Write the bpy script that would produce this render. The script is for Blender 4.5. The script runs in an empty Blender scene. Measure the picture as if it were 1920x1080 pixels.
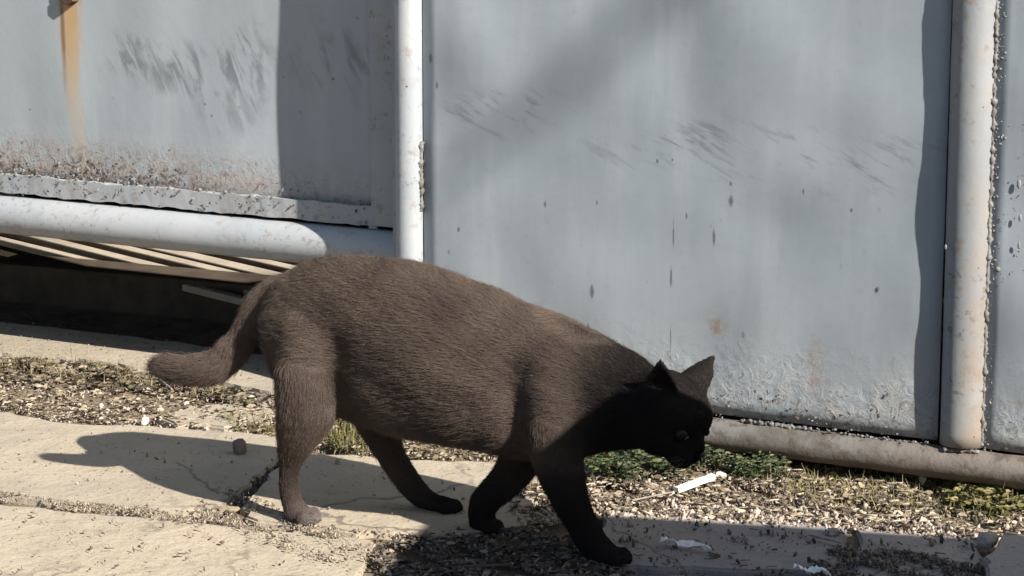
import bpy, bmesh, math, random
import numpy as np
from mathutils import Vector, Matrix
random.seed(7); rng = np.random.default_rng(7)
scene = bpy.context.scene
COL = scene.collection
rad = math.radians

# ------------------------------------------------------------------ camera
CAM_H = 0.83; FOC = 4700.0; PITCH = rad(10.96)
cam = bpy.data.cameras.new("camera"); cam_ob = bpy.data.objects.new("camera", cam); COL.objects.link(cam_ob)
cam.sensor_width = 36.0; cam.lens = FOC / 1920 * 36.0; cam.clip_start = 0.05; cam.clip_end = 2000
cam_ob.location = (0, 0, CAM_H); cam_ob.rotation_euler = (rad(90) - PITCH, 0, 0)
scene.camera = cam_ob
# ------------------------------------------------------------------ light
SUN_AZ, SUN_EL = rad(42), rad(33)          # azimuth measured from behind the camera towards the right
SH = Vector((math.sin(SUN_AZ), -math.cos(SUN_AZ), 0)); SUN = SH * math.cos(SUN_EL) + Vector((0, 0, math.sin(SUN_EL)))
world = bpy.data.worlds.new("World"); scene.world = world; world.use_nodes = True
wn = world.node_tree.nodes; bg = wn["Background"]
sky = wn.new("ShaderNodeTexSky"); sky.sky_type = 'NISHITA'; sky.sun_disc = False
sky.sun_elevation = SUN_EL; sky.sun_rotation = math.atan2(SUN.x, SUN.y)
sky.air_density = 1.0; sky.dust_density = 1.0
world.node_tree.links.new(sky.outputs[0], bg.inputs[0]); bg.inputs[1].default_value = 0.056
sl = bpy.data.lights.new("sun", 'SUN'); sl.energy = 4.5; sl.angle = rad(0.5); sl.color = (1.0, 0.945, 0.86)
so = bpy.data.objects.new("sun", sl); COL.objects.link(so)
so.rotation_euler = SUN.to_track_quat('Z', 'Y').to_euler(); so.location = SUN * 20
vs = scene.view_settings; vs.view_transform = 'Standard'; vs.look = 'None'; vs.gamma = 1; vs.use_curve_mapping = False
vs.exposure = 1.15
scene.render.engine = 'CYCLES'; scene.cycles.use_denoising = True
scene.cycles.max_bounces = 6

# ------------------------------------------------------------------ measuring helpers
cp, sp = math.cos(PITCH), math.sin(PITCH)
EYE = Vector((0, 0, CAM_H))
def sight(x, y):
    a, b = x - 960.0, 540.0 - y
    return Vector((a, FOC * cp + b * sp, -FOC * sp + b * cp))
def G(x, y, z=0.0):
    r = sight(x, y); return EYE + r * ((z - CAM_H) / r.z)
def plane_hit(x, y, point, normal):
    r = sight(x, y); return EYE + r * ((point - EYE).dot(normal) / r.dot(normal))
WROT = rad(28)
WU = Vector((math.cos(WROT), -math.sin(WROT), 0)); WN = Vector((-math.sin(WROT), -math.cos(WROT), 0))
P0 = Vector((0.42718, 3.04146, 0))
WM = Matrix.Translation(P0) @ Matrix.Rotation(-WROT, 4, 'Z')      # wall frame: x along wall, -y towards camera, z up
def wall_xz(x, y, yy=0.0):
    q = WM.inverted() @ plane_hit(x, y, P0 - WN * yy, WN); return q.x, q.z

# ------------------------------------------------------------------ object helpers
def tag(o, label=None, cat=None, group=None, kind=None):
    if label: o['label'] = label
    if cat: o['category'] = cat
    if group: o['group'] = group
    if kind: o['kind'] = kind
    return o
def link(name, me, mat=None, parent=None, M=None):
    o = bpy.data.objects.new(name, me); COL.objects.link(o)
    if mat is not None: me.materials.append(mat)
    if M is not None: o.matrix_world = M
    if parent is not None:
        o.parent = parent
        if M is not None: o.matrix_parent_inverse = Matrix.Identity(4); o.matrix_basis = parent.matrix_world.inverted() @ M
    return o
def empty(name, M=None, loc=None):
    o = bpy.data.objects.new(name, None); COL.objects.link(o); o.empty_display_size = 0.1
    if M is not None: o.matrix_world = M
    if loc is not None: o.matrix_world = Matrix.Translation(loc)
    return o
def mesh_np(name, V, F, smooth=False):
    me = bpy.data.meshes.new(name)
    V = np.asarray(V, dtype=np.float32); F = np.asarray(F, dtype=np.int32)
    n, k = F.shape
    me.vertices.add(len(V)); me.vertices.foreach_set('co', V.ravel())
    me.loops.add(n * k); me.loops.foreach_set('vertex_index', F.ravel())
    me.polygons.add(n); me.polygons.foreach_set('loop_start', np.arange(0, n * k, k, dtype=np.int32))
    if smooth: me.polygons.foreach_set('use_smooth', np.ones(n, dtype=bool))
    me.update(calc_edges=True); me.validate(); return me
def from_bm(name, bm, smooth=False, bevel=0):
    if bevel:
        bmesh.ops.bevel(bm, geom=[e for e in bm.edges], offset=bevel, segments=2, affect='EDGES', profile=0.6)
    bmesh.ops.recalc_face_normals(bm, faces=bm.faces)
    me = bpy.data.meshes.new(name); bm.to_mesh(me); bm.free()
    if smooth:
        for p in me.polygons: p.use_smooth = True
    return me
def box_bm(x0, x1, y0, y1, z0, z1, bm=None):
    bm = bm or bmesh.new()
    M = Matrix.Translation(((x0+x1)/2, (y0+y1)/2, (z0+z1)/2)) @ Matrix.Diagonal((x1-x0, y1-y0, z1-z0, 1))
    bmesh.ops.create_cube(bm, size=1, matrix=M); return bm
def tube_np(pts, radii, seg=24, cap=True, rough=0.0, seed=0):
    r_ = np.random.default_rng(seed); P = np.array(pts, float); n = len(P); R = np.broadcast_to(np.array(radii, float), (n,))
    T = np.gradient(P, axis=0); T /= np.linalg.norm(T, axis=1)[:, None]
    ref = np.array([0, 0, 1.0]) if abs(T[0, 2]) < 0.8 else np.array([1.0, 0, 0])
    A = np.cross(T, ref); A /= np.linalg.norm(A, axis=1)[:, None]; B = np.cross(T, A)
    th = np.linspace(0, 2*np.pi, seg, endpoint=False)
    rr = R[:, None] * (1 + rough * r_.standard_normal((n, seg)))
    V = P[:, None] + rr[..., None] * (np.cos(th)[None, :, None] * A[:, None] + np.sin(th)[None, :, None] * B[:, None])
    V = V.reshape(-1, 3); F = []
    for i in range(n - 1):
        for j in range(seg):
            a = i*seg + j; b = i*seg + (j+1) % seg; F.append((a, b, b+seg, a+seg))
    if cap:
        c0 = len(V); V = np.vstack([V, P[0], P[-1]])
        for j in range(seg):
            k = (j+1) % seg; F.append((c0, k, j, j)); F.append((c0+1, (n-1)*seg+j, (n-1)*seg+k, (n-1)*seg+k))
    return V, F
def mesh_py(name, V, F, smooth=True):
    me = bpy.data.meshes.new(name); me.from_pydata([tuple(v) for v in V], [], [tuple(dict.fromkeys(f)) for f in F]); me.update()
    if smooth: me.polygons.foreach_set('use_smooth', np.ones(len(me.polygons), dtype=bool))
    return me
def ico(sub=1, jitter=0.0, r=None):
    bm = bmesh.new(); bmesh.ops.create_icosphere(bm, subdivisions=sub, radius=1)
    V = np.array([v.co[:] for v in bm.verts]); F = np.array([[v.index for v in f.verts] for f in bm.faces]); bm.free()
    if jitter: V = V * (1 + jitter * (r or rng).standard_normal((len(V), 1)))
    return V, F
def rot_np(n, r=rng, upright=None):
    """n rotation matrices; upright: only spin round z plus a small tilt"""
    a = r.uniform(0, 2*np.pi, n); c, s = np.cos(a), np.sin(a); Z = np.zeros(n); O = np.ones(n)
    Rz = np.stack([np.stack([c, -s, Z], -1), np.stack([s, c, Z], -1), np.stack([Z, Z, O], -1)], 1)
    t = r.uniform(0, np.pi, n) if upright is None else r.normal(0, upright, n); c, s = np.cos(t), np.sin(t)
    Rx = np.stack([np.stack([O, Z, Z], -1), np.stack([Z, c, -s], -1), np.stack([Z, s, c], -1)], 1)
    return Rz @ Rx
def scatter(name, protos, pos, scl, R, mat, parent=None, kind='stuff', smooth=False, M=None, cols=None):
    """all copies of the prototypes joined into one mesh (uncountable litter)"""
    n = len(pos); pick = rng.integers(0, len(protos), n); Vs, Fs, Cs, off = [], [], [], 0
    tone = rng.uniform(0, 1, n)
    for k, (V, F) in enumerate(protos):
        i = np.where(pick == k)[0]
        if len(i) == 0: continue
        s = np.asarray(scl)[i]; s = s[:, None] * np.ones(3) if s.ndim == 1 else s
        W = np.einsum('nij,nvj->nvi', R[i], V[None] * s[:, None, :]) + np.asarray(pos)[i][:, None, :]
        Vs.append(W.reshape(-1, 3)); Fs.append((F[None] + (np.arange(len(i)) * len(V))[:, None, None]).reshape(-1, F.shape[1]) + off)
        Cs.append(np.repeat(tone[i], len(V))); off += len(i) * len(V)
    me = mesh_np(name, np.vstack(Vs), np.vstack(Fs), smooth)
    at = me.attributes.new('tone', 'FLOAT', 'POINT'); at.data.foreach_set('value', np.concatenate(Cs).astype(np.float32))
    o = link(name, me, mat, parent, M)
    if kind: o['kind'] = kind
    return o

# ------------------------------------------------------------------ material helpers
class NT:
    def __init__(s, name):
        s.m = bpy.data.materials.new(name); s.m.use_nodes = True; s.t = s.m.node_tree
        s.b = s.t.nodes["Principled BSDF"]; s.out = s.t.nodes["Material Output"]
        s.tc = s.t.nodes.new("ShaderNodeTexCoord"); s.co = s.tc.outputs['Object']
    def L(s, a, b): s.t.links.new(a, b)
    def put(s, sock, v):
        if isinstance(v, bpy.types.NodeSocket): s.L(v, sock)
        elif v is not None: sock.default_value = v
    def mapv(s, scale=(1, 1, 1), rot=(0, 0, 0), loc=(0, 0, 0), v=None):
        n = s.t.nodes.new("ShaderNodeMapping"); s.L(v or s.co, n.inputs[0])
        n.inputs['Scale'].default_value = scale; n.inputs['Rotation'].default_value = rot; n.inputs['Location'].default_value = loc
        return n.outputs[0]
    def noise(s, scale, detail=6, rough=0.6, v=None, dist=0.0):
        n = s.t.nodes.new("ShaderNodeTexNoise"); s.L(v or s.co, n.inputs['Vector'])
        n.inputs['Scale'].default_value = scale; n.inputs['Detail'].default_value = detail; n.inputs['Roughness'].default_value = rough
        n.inputs['Distortion'].default_value = dist; return n.outputs['Fac']
    def voro(s, scale, v=None, feature='F1', rand=1.0):
        n = s.t.nodes.new("ShaderNodeTexVoronoi"); n.feature = feature; s.L(v or s.co, n.inputs['Vector'])
        n.inputs['Scale'].default_value = scale; n.inputs['Randomness'].default_value = rand; return n.outputs['Distance']
    def ramp(s, f, a, b, lo=0.0, hi=1.0, smooth=True):
        n = s.t.nodes.new("ShaderNodeMapRange"); n.interpolation_type = 'SMOOTHSTEP' if smooth else 'LINEAR'
        s.L(f, n.inputs[0]); n.inputs[1].default_value = a; n.inputs[2].default_value = b; n.inputs[3].default_value = lo; n.inputs[4].default_value = hi
        return n.outputs[0]
    def math(s, op, a, b=None):
        n = s.t.nodes.new("ShaderNodeMath"); n.operation = op; s.put(n.inputs[0], a)
        if b is not None: s.put(n.inputs[1], b)
        return n.outputs[0]
    def mix(s, f, a, b):
        n = s.t.nodes.new("ShaderNodeMix"); n.data_type = 'RGBA'; s.put(n.inputs[0], f)
        for i, c in ((6, a), (7, b)): s.put(n.inputs[i], c if isinstance(c, bpy.types.NodeSocket) else (*c, 1))
        return n.outputs[2]
    def xyz(s):
        n = s.t.nodes.new("ShaderNodeSeparateXYZ"); s.L(s.co, n.inputs[0]); return n.outputs
    def blob(s, cx, cz, rx, rz, edge=0.6, ang=0.0, wob=None):
        """1 inside an ellipse in the object's xz plane, falling to 0 outside"""
        v = s.mapv(loc=(-cx, 0, -cz)); v = s.mapv(rot=(0, ang, 0), v=v); v = s.mapv(scale=(1/rx, 0, 1/rz), v=v)
        n = s.t.nodes.new("ShaderNodeVectorMath"); n.operation = 'LENGTH'; s.L(v, n.inputs[0]); d = n.outputs['Value']
        if wob is not None: d = s.math('ADD', d, s.ramp(wob, 0.2, 0.8, -0.5, 0.5, False))
        return s.ramp(d, edge, 1.0, 1.0, 0.0)
    def attr(s, name):
        n = s.t.nodes.new("ShaderNodeAttribute"); n.attribute_name = name; return n.outputs['Fac']
    def rand(s):
        n = s.t.nodes.new("ShaderNodeObjectInfo"); return n.outputs['Random']
    def bump(s, h, strength=0.5, dist=0.002, prev=None):
        n = s.t.nodes.new("ShaderNodeBump"); s.L(h, n.inputs['Height']); n.inputs['Strength'].default_value = strength; n.inputs['Distance'].default_value = dist
        if prev is not None: s.L(prev, n.inputs['Normal'])
        return n.outputs[0]
    def done(s, col, rough=0.7, normal=None, metal=0.0, spec=0.4):
        s.put(s.b.inputs['Base Color'], col if isinstance(col, bpy.types.NodeSocket) else (*col, 1))
        s.put(s.b.inputs['Roughness'], rough); s.b.inputs['Metallic'].default_value = metal; s.b.inputs['Specular IOR Level'].default_value = spec
        if normal is not None: s.L(normal, s.b.inputs['Normal'])
        return s.m

PAINT, PAINT2 = (0.295, 0.33, 0.362), (0.245, 0.279, 0.307)
RUST, RUST_D = (0.20, 0.105, 0.06), (0.06, 0.035, 0.028)
def paint_base(k):
    """brushed weathered paint: streaky tone, faint vertical runs"""
    big = k.noise(3.2, 5, 0.6); run = k.noise(14, 5, 0.6, k.mapv(scale=(1.6, 1, 0.22))); fine = k.noise(70, 4, 0.6)
    c = k.mix(k.ramp(big, 0.35, 0.68), PAINT, PAINT2)
    c = k.mix(k.ramp(run, 0.42, 0.72, 0, 0.5), c, (0.345, 0.378, 0.40))
    c = k.mix(k.ramp(fine, 0.5, 0.75, 0, 0.18), c, (0.2, 0.22, 0.24))
    return c, big, run, fine
def chips(k, scale, thr, v=None):
    """small chipped spots"""
    return k.ramp(k.voro(scale, v), thr, thr*0.6)

def mat_sheet_right():
    k = NT("painted_steel_sheet"); c, big, run, fine = paint_base(k); X = k.xyz()
    # band of grey scuffs
    st = k.noise(26, 6, 0.7, k.mapv(scale=(0.36, 1, 2.0), v=k.mapv(rot=(0, rad(-25), 0))), 0.25)
    for (cx, cz, rx, rz, a, f) in ((-0.50, 0.43, 0.14, 0.045, 6, .8), (-0.25, 0.405, 0.2, 0.04, 10, .75), (-.1, .40, .16, .04, 14, .75), (0.02, 0.39, 0.12, 0.05, 20, .75)):
        c = k.mix(k.math('MULTIPLY', k.ramp(st, 0.50, 0.66, 0, f), k.blob(cx, cz, rx, rz, 0.2, rad(a))), c, (0.125, 0.145, 0.16))
    # chips of paint, in vertical trails, denser low down
    sp1 = chips(k, 42, 0.13, k.mapv(scale=(1, 1, 0.6))); low = k.ramp(X[2], 0.42, 0.05, 0.0, 1.0)
    trail = k.ramp(k.noise(9, 3, 0.6, k.mapv(scale=(1.5, 1, 0.35))), 0.5, 0.62)
    m = k.math('MULTIPLY', k.math('MULTIPLY', sp1, trail), low)
    c = k.mix(m, c, RUST_D)
    # rust freckle and rusty bottom edge
    n2 = k.noise(45, 6, 0.7); edge = k.ramp(X[2], 0.16, 0.055, 0, 1)
    c = k.mix(k.math('MULTIPLY', k.ramp(n2, 0.52, 0.68, 0, .9), edge), c, (0.25, 0.19, 0.15))
    c = k.mix(k.math('MULTIPLY', k.ramp(k.noise(110, 4, 0.6), 0.56, 0.64), k.ramp(X[2], 0.13, 0.05, 0, .8)), c, RUST_D)
    for (x, y, r1, r2) in ((1338, 620, .011, .02), (1525, 690, .014, .045), (1345, 600, .02, .03)):
        cx, cz = wall_xz(x, y); c = k.mix(k.math('MULTIPLY', k.blob(cx, cz, r1, r2, 0.1, 0, n2), k.ramp(k.noise(75, 5, .7), .44, .58, .1, .85)), c, (0.25, 0.17, 0.13))
    for (x, y, r1, r2) in ((1369, 376, .003, .007), (1232, 302, .002, .003), (1112, 545, .0025, .009), (1262, 440, .001, .018), (1338, 450, .002, .012), (1258, 520, .0015, .012), (1023, 383, .002, .004), (862, 430, .002, .003), (1120, 380, .0015, .003), (1287, 405, .0015, .004), (808, 110, .003, .006), (820, 160, .002, .004), (1260, 300, .0015, .002), (1370, 345, .0015, .003), (1505, 360, .0015, .004), (1595, 395, .002, .003), (1256, 640, .0008, .02), (1105, 620, .002, .01)):
        cx, cz = wall_xz(x, y); c = k.mix(k.math('MULTIPLY', k.blob(cx, cz, r1*1.4, r2*1.4, 0.3, 0, n2), 0.8), c, (0.09, 0.08, 0.08))
    fl = k.noise(58, 7, .75, None, 1.2); e2 = k.math('MULTIPLY', k.ramp(X[2], .19, .06, 0, 1), k.ramp(k.noise(11, 3), .4, .6, .3, 1))
    c = k.mix(k.math('MULTIPLY', k.ramp(fl, .56, .6), e2), c, (.10, .09, .085)); c = k.mix(k.math('MULTIPLY', k.math('MULTIPLY', k.ramp(fl, .50, .54), k.ramp(fl, .58, .55)), e2), c, (.45, .46, .46))
    dr = k.ramp(X[2], .3, .06, 0, .4); c = k.mix(k.math('MULTIPLY', dr, k.ramp(k.noise(7, 4), .35, .65)), c, (.27, .245, .215))
    bl = k.bump(k.math('MULTIPLY', fl, e2), 1.0, .005); bl = k.bump(k.math('ADD', big, k.math('MULTIPLY', fine, 0.1)), 0.25, 0.004, bl); bl = k.bump(k.noise(130, 5, .7), 0.12, 0.001, bl); bl = k.bump(m, -0.6, 0.001, bl)
    return k.done(c, k.ramp(big, .3, .7, .45, .6), bl)
def mat_sheet_left():
    k = NT("painted_steel_sheet_scuffed"); c, big, run, fine = paint_base(k); X = k.xyz()
    c = k.mix(0.35, c, (0.33, 0.365, 0.38))
    st = k.noise(30, 6, 0.65, k.mapv(scale=(1.7, 1, 0.42), v=k.mapv(rot=(0, rad(26), 0))), 0.5); sm = k.noise(14, 4, 0.6)
    for (x, y, rx, rz, f) in ((350, 130, .16, .055, .85), (480, 110, .07, .07, .9), (250, 90, .05, .04, .8), (430, 190, .1, .07, .6), (640, 110, .09, .07, .7)):
        cx, cz = wall_xz(x, y, .085)
        mm = k.blob(cx, cz, rx, rz, 0.15, 0, sm)
        c = k.mix(k.math('MULTIPLY', k.ramp(st, 0.42, 0.6, 0, f), mm), c, (0.15, 0.165, 0.18))
    # orange rust run from the bolt
    cx, cz = wall_xz(143, 0, .085); n3 = k.noise(40, 5, .7, k.mapv(scale=(1.6, 1, .16)))
    rn = k.math('MULTIPLY', k.blob(cx, cz, .027, .18, .25, 0, n3), k.ramp(n3, .3, .5, .45, 1))
    c = k.mix(k.math('MULTIPLY', rn, .9), c, (0.40, 0.255, 0.11))
    c = k.mix(k.math('MULTIPLY', k.blob(cx + .006, cz - .2, .02, .14, .1, 0, n3), .35), c, (0.45, 0.33, 0.18))
    dk = k.blob(cx - .014, cz - .03, .006, .11, .1, 0, n3); c = k.mix(k.math('MULTIPLY', dk, .8), c, (0.14, .08, .04))
    n2 = k.noise(50, 6, .7); zb = wall_xz(0, 325, .085)[1]
    fall = k.math('MULTIPLY', k.ramp(X[2], zb + .085, zb + .0, 0, 1), k.ramp(X[0], -.75, -1.15, .35, 1))
    c = k.mix(k.math('MULTIPLY', k.ramp(n2, .36, .6, 0, .9), fall), c, (0.27, 0.2, 0.165))
    c = k.mix(k.math('MULTIPLY', k.ramp(k.noise(90, 5, .7), .54, .62), k.math('POWER', fall, 1.6)), c, RUST_D)
    ch = k.math('MULTIPLY', chips(k, 38, .12), k.ramp(sm, .52, .62)); c = k.mix(ch, c, RUST_D)
    fl = k.noise(64, 7, .75, None, 1.2)
    c = k.mix(k.math('MULTIPLY', k.ramp(fl, .55, .6), k.math('POWER', fall, 1.3)), c, (.09, .07, .06)); c = k.mix(k.math('MULTIPLY', k.math('MULTIPLY', k.ramp(fl, .49, .53), k.ramp(fl, .57, .54)), fall), c, (.36, .33, .30))
    bl = k.bump(big, .25, .004); bl = k.bump(k.noise(120, 5, .7), .15, .001, bl); bl = k.bump(st, .15, .002, bl); bl = k.bump(k.math('MULTIPLY', fl, fall), 1.0, .005, bl)
    return k.done(c, .52, bl)
def mat_pipe(name, dirt=0.5, white=0.6, seed=0.0):
    k = NT(name); v = k.mapv(loc=(seed, seed*2, seed))
    big = k.noise(7, 5, .6, v); n = k.noise(38, 6, .7, v); n2 = k.noise(16, 6, .65, v)
    c = k.mix(k.ramp(big, .35, .65), (0.47*white/.6, .505*white/.6, .54*white/.6), (0.55*white/.6, .57*white/.6, .585*white/.6))
    c = k.mix(k.ramp(n2, .5, .72, 0, dirt), c, (.27, .255, .235)); c = k.mix(k.math('MULTIPLY', k.ramp(k.noise(95, 5, .7, v), .56, .63), k.ramp(k.noise(6, 3, .5, v), .48, .62, 0, dirt)), c, (.11, .1, .092))
    c = k.mix(k.ramp(n, .56, .66, 0, dirt), c, (.22, .17, .13)); X = k.xyz()
    if seed > 3: c = k.mix(k.math("MULTIPLY", k.ramp(n2, .35, .6, .25, .9), k.math("MULTIPLY", k.ramp(X[2], .5, .06, .1, 1), k.ramp(X[0], UR - .005, UR + .02, .05, 1))), c, (.235, .19, .15))
    c = k.mix(k.math('MULTIPLY', chips(k, 60, .11, v), k.ramp(n2, .5, .62, 0, 1)), c, RUST_D)
    bl = k.bump(n2, .35, .002); bl = k.bump(k.noise(120, 5, .7, v), .25, .0012, bl)
    return k.done(c, .55, bl)
def mat_dirty_pipe():
    k = NT("mud_stained_pipe_paint"); X = k.xyz(); n2 = k.noise(22, 6, .7); n = k.noise(60, 5, .7)
    c = k.mix(k.ramp(n2, .38, .62), (.165, .16, .15), (.105, .095, .085))
    c = k.mix(k.ramp(X[0], -.05, .16, 0, .65), c, (.185, .15, .125))
    c = k.mix(k.ramp(n, .50, .62, 0, .85), c, (.09, .072, .058))
    c = k.mix(k.ramp(X[2], .040, .022, 0, .8), c, (.16, .125, .1))
    bl = k.bump(n2, .6, .004); bl = k.bump(n, .5, .0015, bl)
    return k.done(c, .7, bl)
def mat_flat(name, a, b, scale=20, rough=.8, bump=.4, dist=.002, spec=.3):
    k = NT(name); n = k.noise(scale, 6, .65); c = k.mix(k.ramp(n, .3, .7), a, b)
    return k.done(c, rough, k.bump(k.noise(scale*4, 5, .7), bump, dist), 0, spec)
def mat_tone(name, cols, rough=.9, spec=.2, trans=0.0):
    """colour picked per scattered piece"""
    k = NT(name); t = k.attr('tone'); r = k.t.nodes.new("ShaderNodeValToRGB"); r.color_ramp.interpolation = 'CONSTANT'; k.L(t, r.inputs[0])
    e = r.color_ramp.elements
    while len(e) < len(cols): e.new(0.5)
    for i, c in enumerate(cols): e[i].position = i / len(cols); e[i].color = (*c, 1)
    n = k.noise(160, 4, .6); c = k.mix(k.ramp(n, .35, .7, 0, .35), r.outputs[0], (.1, .08, .06))
    m = k.done(c, rough, None, 0, spec)
    if trans:
        k.b.inputs['Subsurface Weight'].default_value = 0
    return m
def mat_concrete(name, a, b, stain, seed=0.0, fine=.5):
    k = NT(name); v = k.mapv(loc=(seed, seed, 0)); n = k.noise(6, 6, .6, v); g = k.noise(190, 4, .7, v); s = k.noise(24, 6, .7, v)
    c = k.mix(k.ramp(n, .34, .66), a, b)
    c = k.mix(k.ramp(k.noise(3.1, 4, .55, k.mapv(loc=(seed+5, 2, 0))), .45, .62, 0, .55), c, (a[0]*.74, a[1]*.77, a[2]*.86))
    c = k.mix(k.ramp(s, .54, .72, 0, .5), c, stain)
    c = k.mix(k.ramp(g, .52, .7, 0, fine), c, (stain[0]*.7, stain[1]*.7, stain[2]*.7))
    c = k.mix(k.math('MULTIPLY', k.ramp(k.voro(85, v), .22, .12), k.ramp(s, .42, .6)), c, (.12, .1, .075))
    nv = k.t.nodes.new("ShaderNodeTexNoise"); nv.inputs['Scale'].default_value = 9; nv.inputs['Detail'].default_value = 6; k.L(v, nv.inputs['Vector'])
    vm = k.t.nodes.new("ShaderNodeVectorMath"); vm.operation = 'MULTIPLY_ADD'; k.L(nv.outputs['Color'], vm.inputs[0]); vm.inputs[1].default_value = (.16, .16, .16); k.L(v, vm.inputs[2])
    crk = k.math('MULTIPLY', k.ramp(k.voro(3.1, vm.outputs[0], 'DISTANCE_TO_EDGE'), .016, .003), k.ramp(k.noise(2.3, 3, .5, v), .46, .56))
    c = k.mix(k.math('MULTIPLY', crk, .75), c, (.10, .085, .068))
    c = k.mix(k.math('MULTIPLY', k.rand(), .25), c, (a[0]*.75, a[1]*.75, a[2]*.78))
    bl = k.bump(n, .5, .012); bl = k.bump(s, .5, .005, bl); bl = k.bump(g, .6, .0014, bl); bl = k.bump(crk, -.8, .004, bl)
    return k.done(c, .9, bl, 0, .2)

UL, UR = -.640, .137
M_SHEET_R, M_SHEET_L = mat_sheet_right(), mat_sheet_left()
M_PIPE = mat_pipe("chalky_white_pipe_paint", .4, .40); M_POST = mat_pipe("weathered_white_post_paint", .85, .28, 3.1); M_BASE = mat_dirty_pipe()
M_BAR = mat_pipe("grimy_bar_paint", .6, .36, 1.7)
M_RUST = mat_flat("rusty_steel", RUST, RUST_D, 40, .85, .6)
M_WELD = mat_flat("painted_weld_lumps", (.21, .21, .205), (.13, .115, .1), 60, .6, .5, .001)
M_FLAKE = mat_tone("peeled_paint_flake", [(.29, .32, .345), (.25, .255, .26), (.19, .15, .13), (.11, .085, .075), (.29, .29, .285)], .7)
M_SLAB = mat_concrete("worn_paving_concrete", (.46, .39, .292), (.405, .345, .262), (.27, .222, .172))
M_SLAB_SHADED = mat_concrete("grey_paving_concrete", (.33, .30, .275), (.26, .24, .225), (.17, .15, .138), 4.4, .6)  # slab concrete greyed and darkened to paint in its sky-lit shade
M_SILL = mat_concrete("rough_threshold_concrete", (.44, .38, .295), (.35, .30, .225), (.26, .215, .155), 2.3, .6)
def mat_soil():
    k = NT("dry_soil"); n = k.noise(5, 6, .65); g = k.noise(120, 5, .75); s = k.noise(30, 6, .7); X = k.xyz()
    c = k.mix(k.ramp(n, .3, .7), (.25, .195, .135), (.165, .13, .092)); c = k.mix(k.ramp(s, .48, .66, 0, .6), c, (.36, .29, .2)); c = k.mix(k.ramp(g, .52, .66, 0, .75), c, (.07, .055, .04))
    bl = k.bump(s, .8, .008); bl = k.bump(g, .8, .003, bl); return k.done(c, .95, bl, 0, .1)
M_SOIL = mat_soil()
M_DARKSOIL = mat_flat("damp_shed_floor_earth", (.17, .135, .105), (.085, .066, .052), 14, .95, .8, .01, .1)  # earth tone darkened to paint in the gloom behind the gate
M_GRAVEL = mat_tone("gravel_bits", [(.46, .39, .32), (.34, .28, .225), (.54, .48, .41), (.23, .185, .145), (.41, .33, .265), (.13, .105, .085), (.45, .38, .315), (.30, .245, .195)])
M_CRUMB = mat_tone("joint_crumbs", [(.30, .25, .19), (.2, .165, .125), (.38, .32, .25), (.11, .09, .07), (.25, .2, .155)])
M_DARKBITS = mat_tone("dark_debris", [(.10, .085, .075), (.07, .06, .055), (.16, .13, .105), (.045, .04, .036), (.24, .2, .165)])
M_LITTER = mat_tone("dry_leaf_litter", [(.36, .295, .21), (.22, .17, .115), (.13, .098, .07), (.44, .375, .285), (.07, .053, .04), (.27, .22, .155)], .85)
M_GRASS = mat_tone("green_weed_leaf", [(.055, .085, .03), (.038, .062, .025), (.085, .105, .042), (.042, .072, .036), (.12, .125, .06)], .6, .3)
M_OLIVE = mat_tone("olive_grass_blade", [(.15, .14, .045), (.11, .115, .035), (.20, .17, .07), (.085, .095, .03), (.26, .21, .1)], .65, .3)
M_STRAW = mat_tone("straw_grass_blade", [(.30, .24, .12), (.2, .165, .08), (.14, .125, .05), (.38, .31, .18)], .8)
M_STONE = mat_flat("pale_stone", (.36, .29, .2), (.25, .195, .135), 60, .9, .6, .003)
M_WHITE = mat_flat("bleached_white_stick", (.78, .74, .62), (.66, .6, .48), 60, .6, .25, .001)
M_PAPER = mat_flat("torn_white_paper", (.9, .9, .9), (.8, .79, .78), 30, .8, .3, .002)
M_TWIG = mat_flat("grey_twig_bark", (.33, .29, .25), (.2, .165, .13), 60, .9, .5)
M_SLIVER = mat_flat("bare_sawn_timber", (.50, .435, .355), (.38, .325, .26), 26, .85, .4)
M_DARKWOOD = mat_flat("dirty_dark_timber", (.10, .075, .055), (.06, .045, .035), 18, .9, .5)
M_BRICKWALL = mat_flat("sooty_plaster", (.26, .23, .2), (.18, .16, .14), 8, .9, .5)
M_CAB = mat_flat("green_grey_cabinet_paint", (.24, .27, .25), (.2, .23, .21), 6, .5, .1)
M_BARK = mat_flat("rough_bark", (.12, .09, .065), (.06, .045, .035), 22, .95, .9, .01)

# ------------------------------------------------------------------ ground: one sheet to the horizon, fine near the gate
def axis(c, lo, hi, step, far):
    mid = list(np.arange(lo, hi + 1e-6, step)); a, b = [], []; s = step
    x = lo
    while x > c - far: s *= 1.35; x -= s; a.append(x)
    s = step; x = hi
    while x < c + far: s *= 1.35; x += s; b.append(x)
    return np.array(a[::-1] + mid + b)
gx, gy = axis(0, -1.3, 1.1, .012, 400), axis(3, 2.3, 4.3, .012, 400)
XX, YY = np.meshgrid(gx, gy); nz = rng.standard_normal(XX.shape)
def smooth2(a, k):
    for _ in range(k): a = (a + np.roll(a, 1, 0) + np.roll(a, -1, 0) + np.roll(a, 1, 1) + np.roll(a, -1, 1)) / 5
    return a
hgt = smooth2(nz, 2) * .0035 + smooth2(nz[::-1], 12) * .012
yb = (XX - P0.x) * -WN.x + (YY - P0.y) * -WN.y                    # distance behind the gate line
near = (np.abs(XX) < 1.4) & (YY > 2.2) & (YY < 4.4)
hgt = np.where(near, hgt, 0) - .012 + .010 * np.clip(1 - np.abs(yb + .07) / .09, 0, 1)
hgt = hgt - .03 * np.clip((yb - .20) / .06, 0, 1)
nxn, nyn = len(gx), len(gy); idx = np.arange(nxn * nyn).reshape(nyn, nxn)
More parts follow.
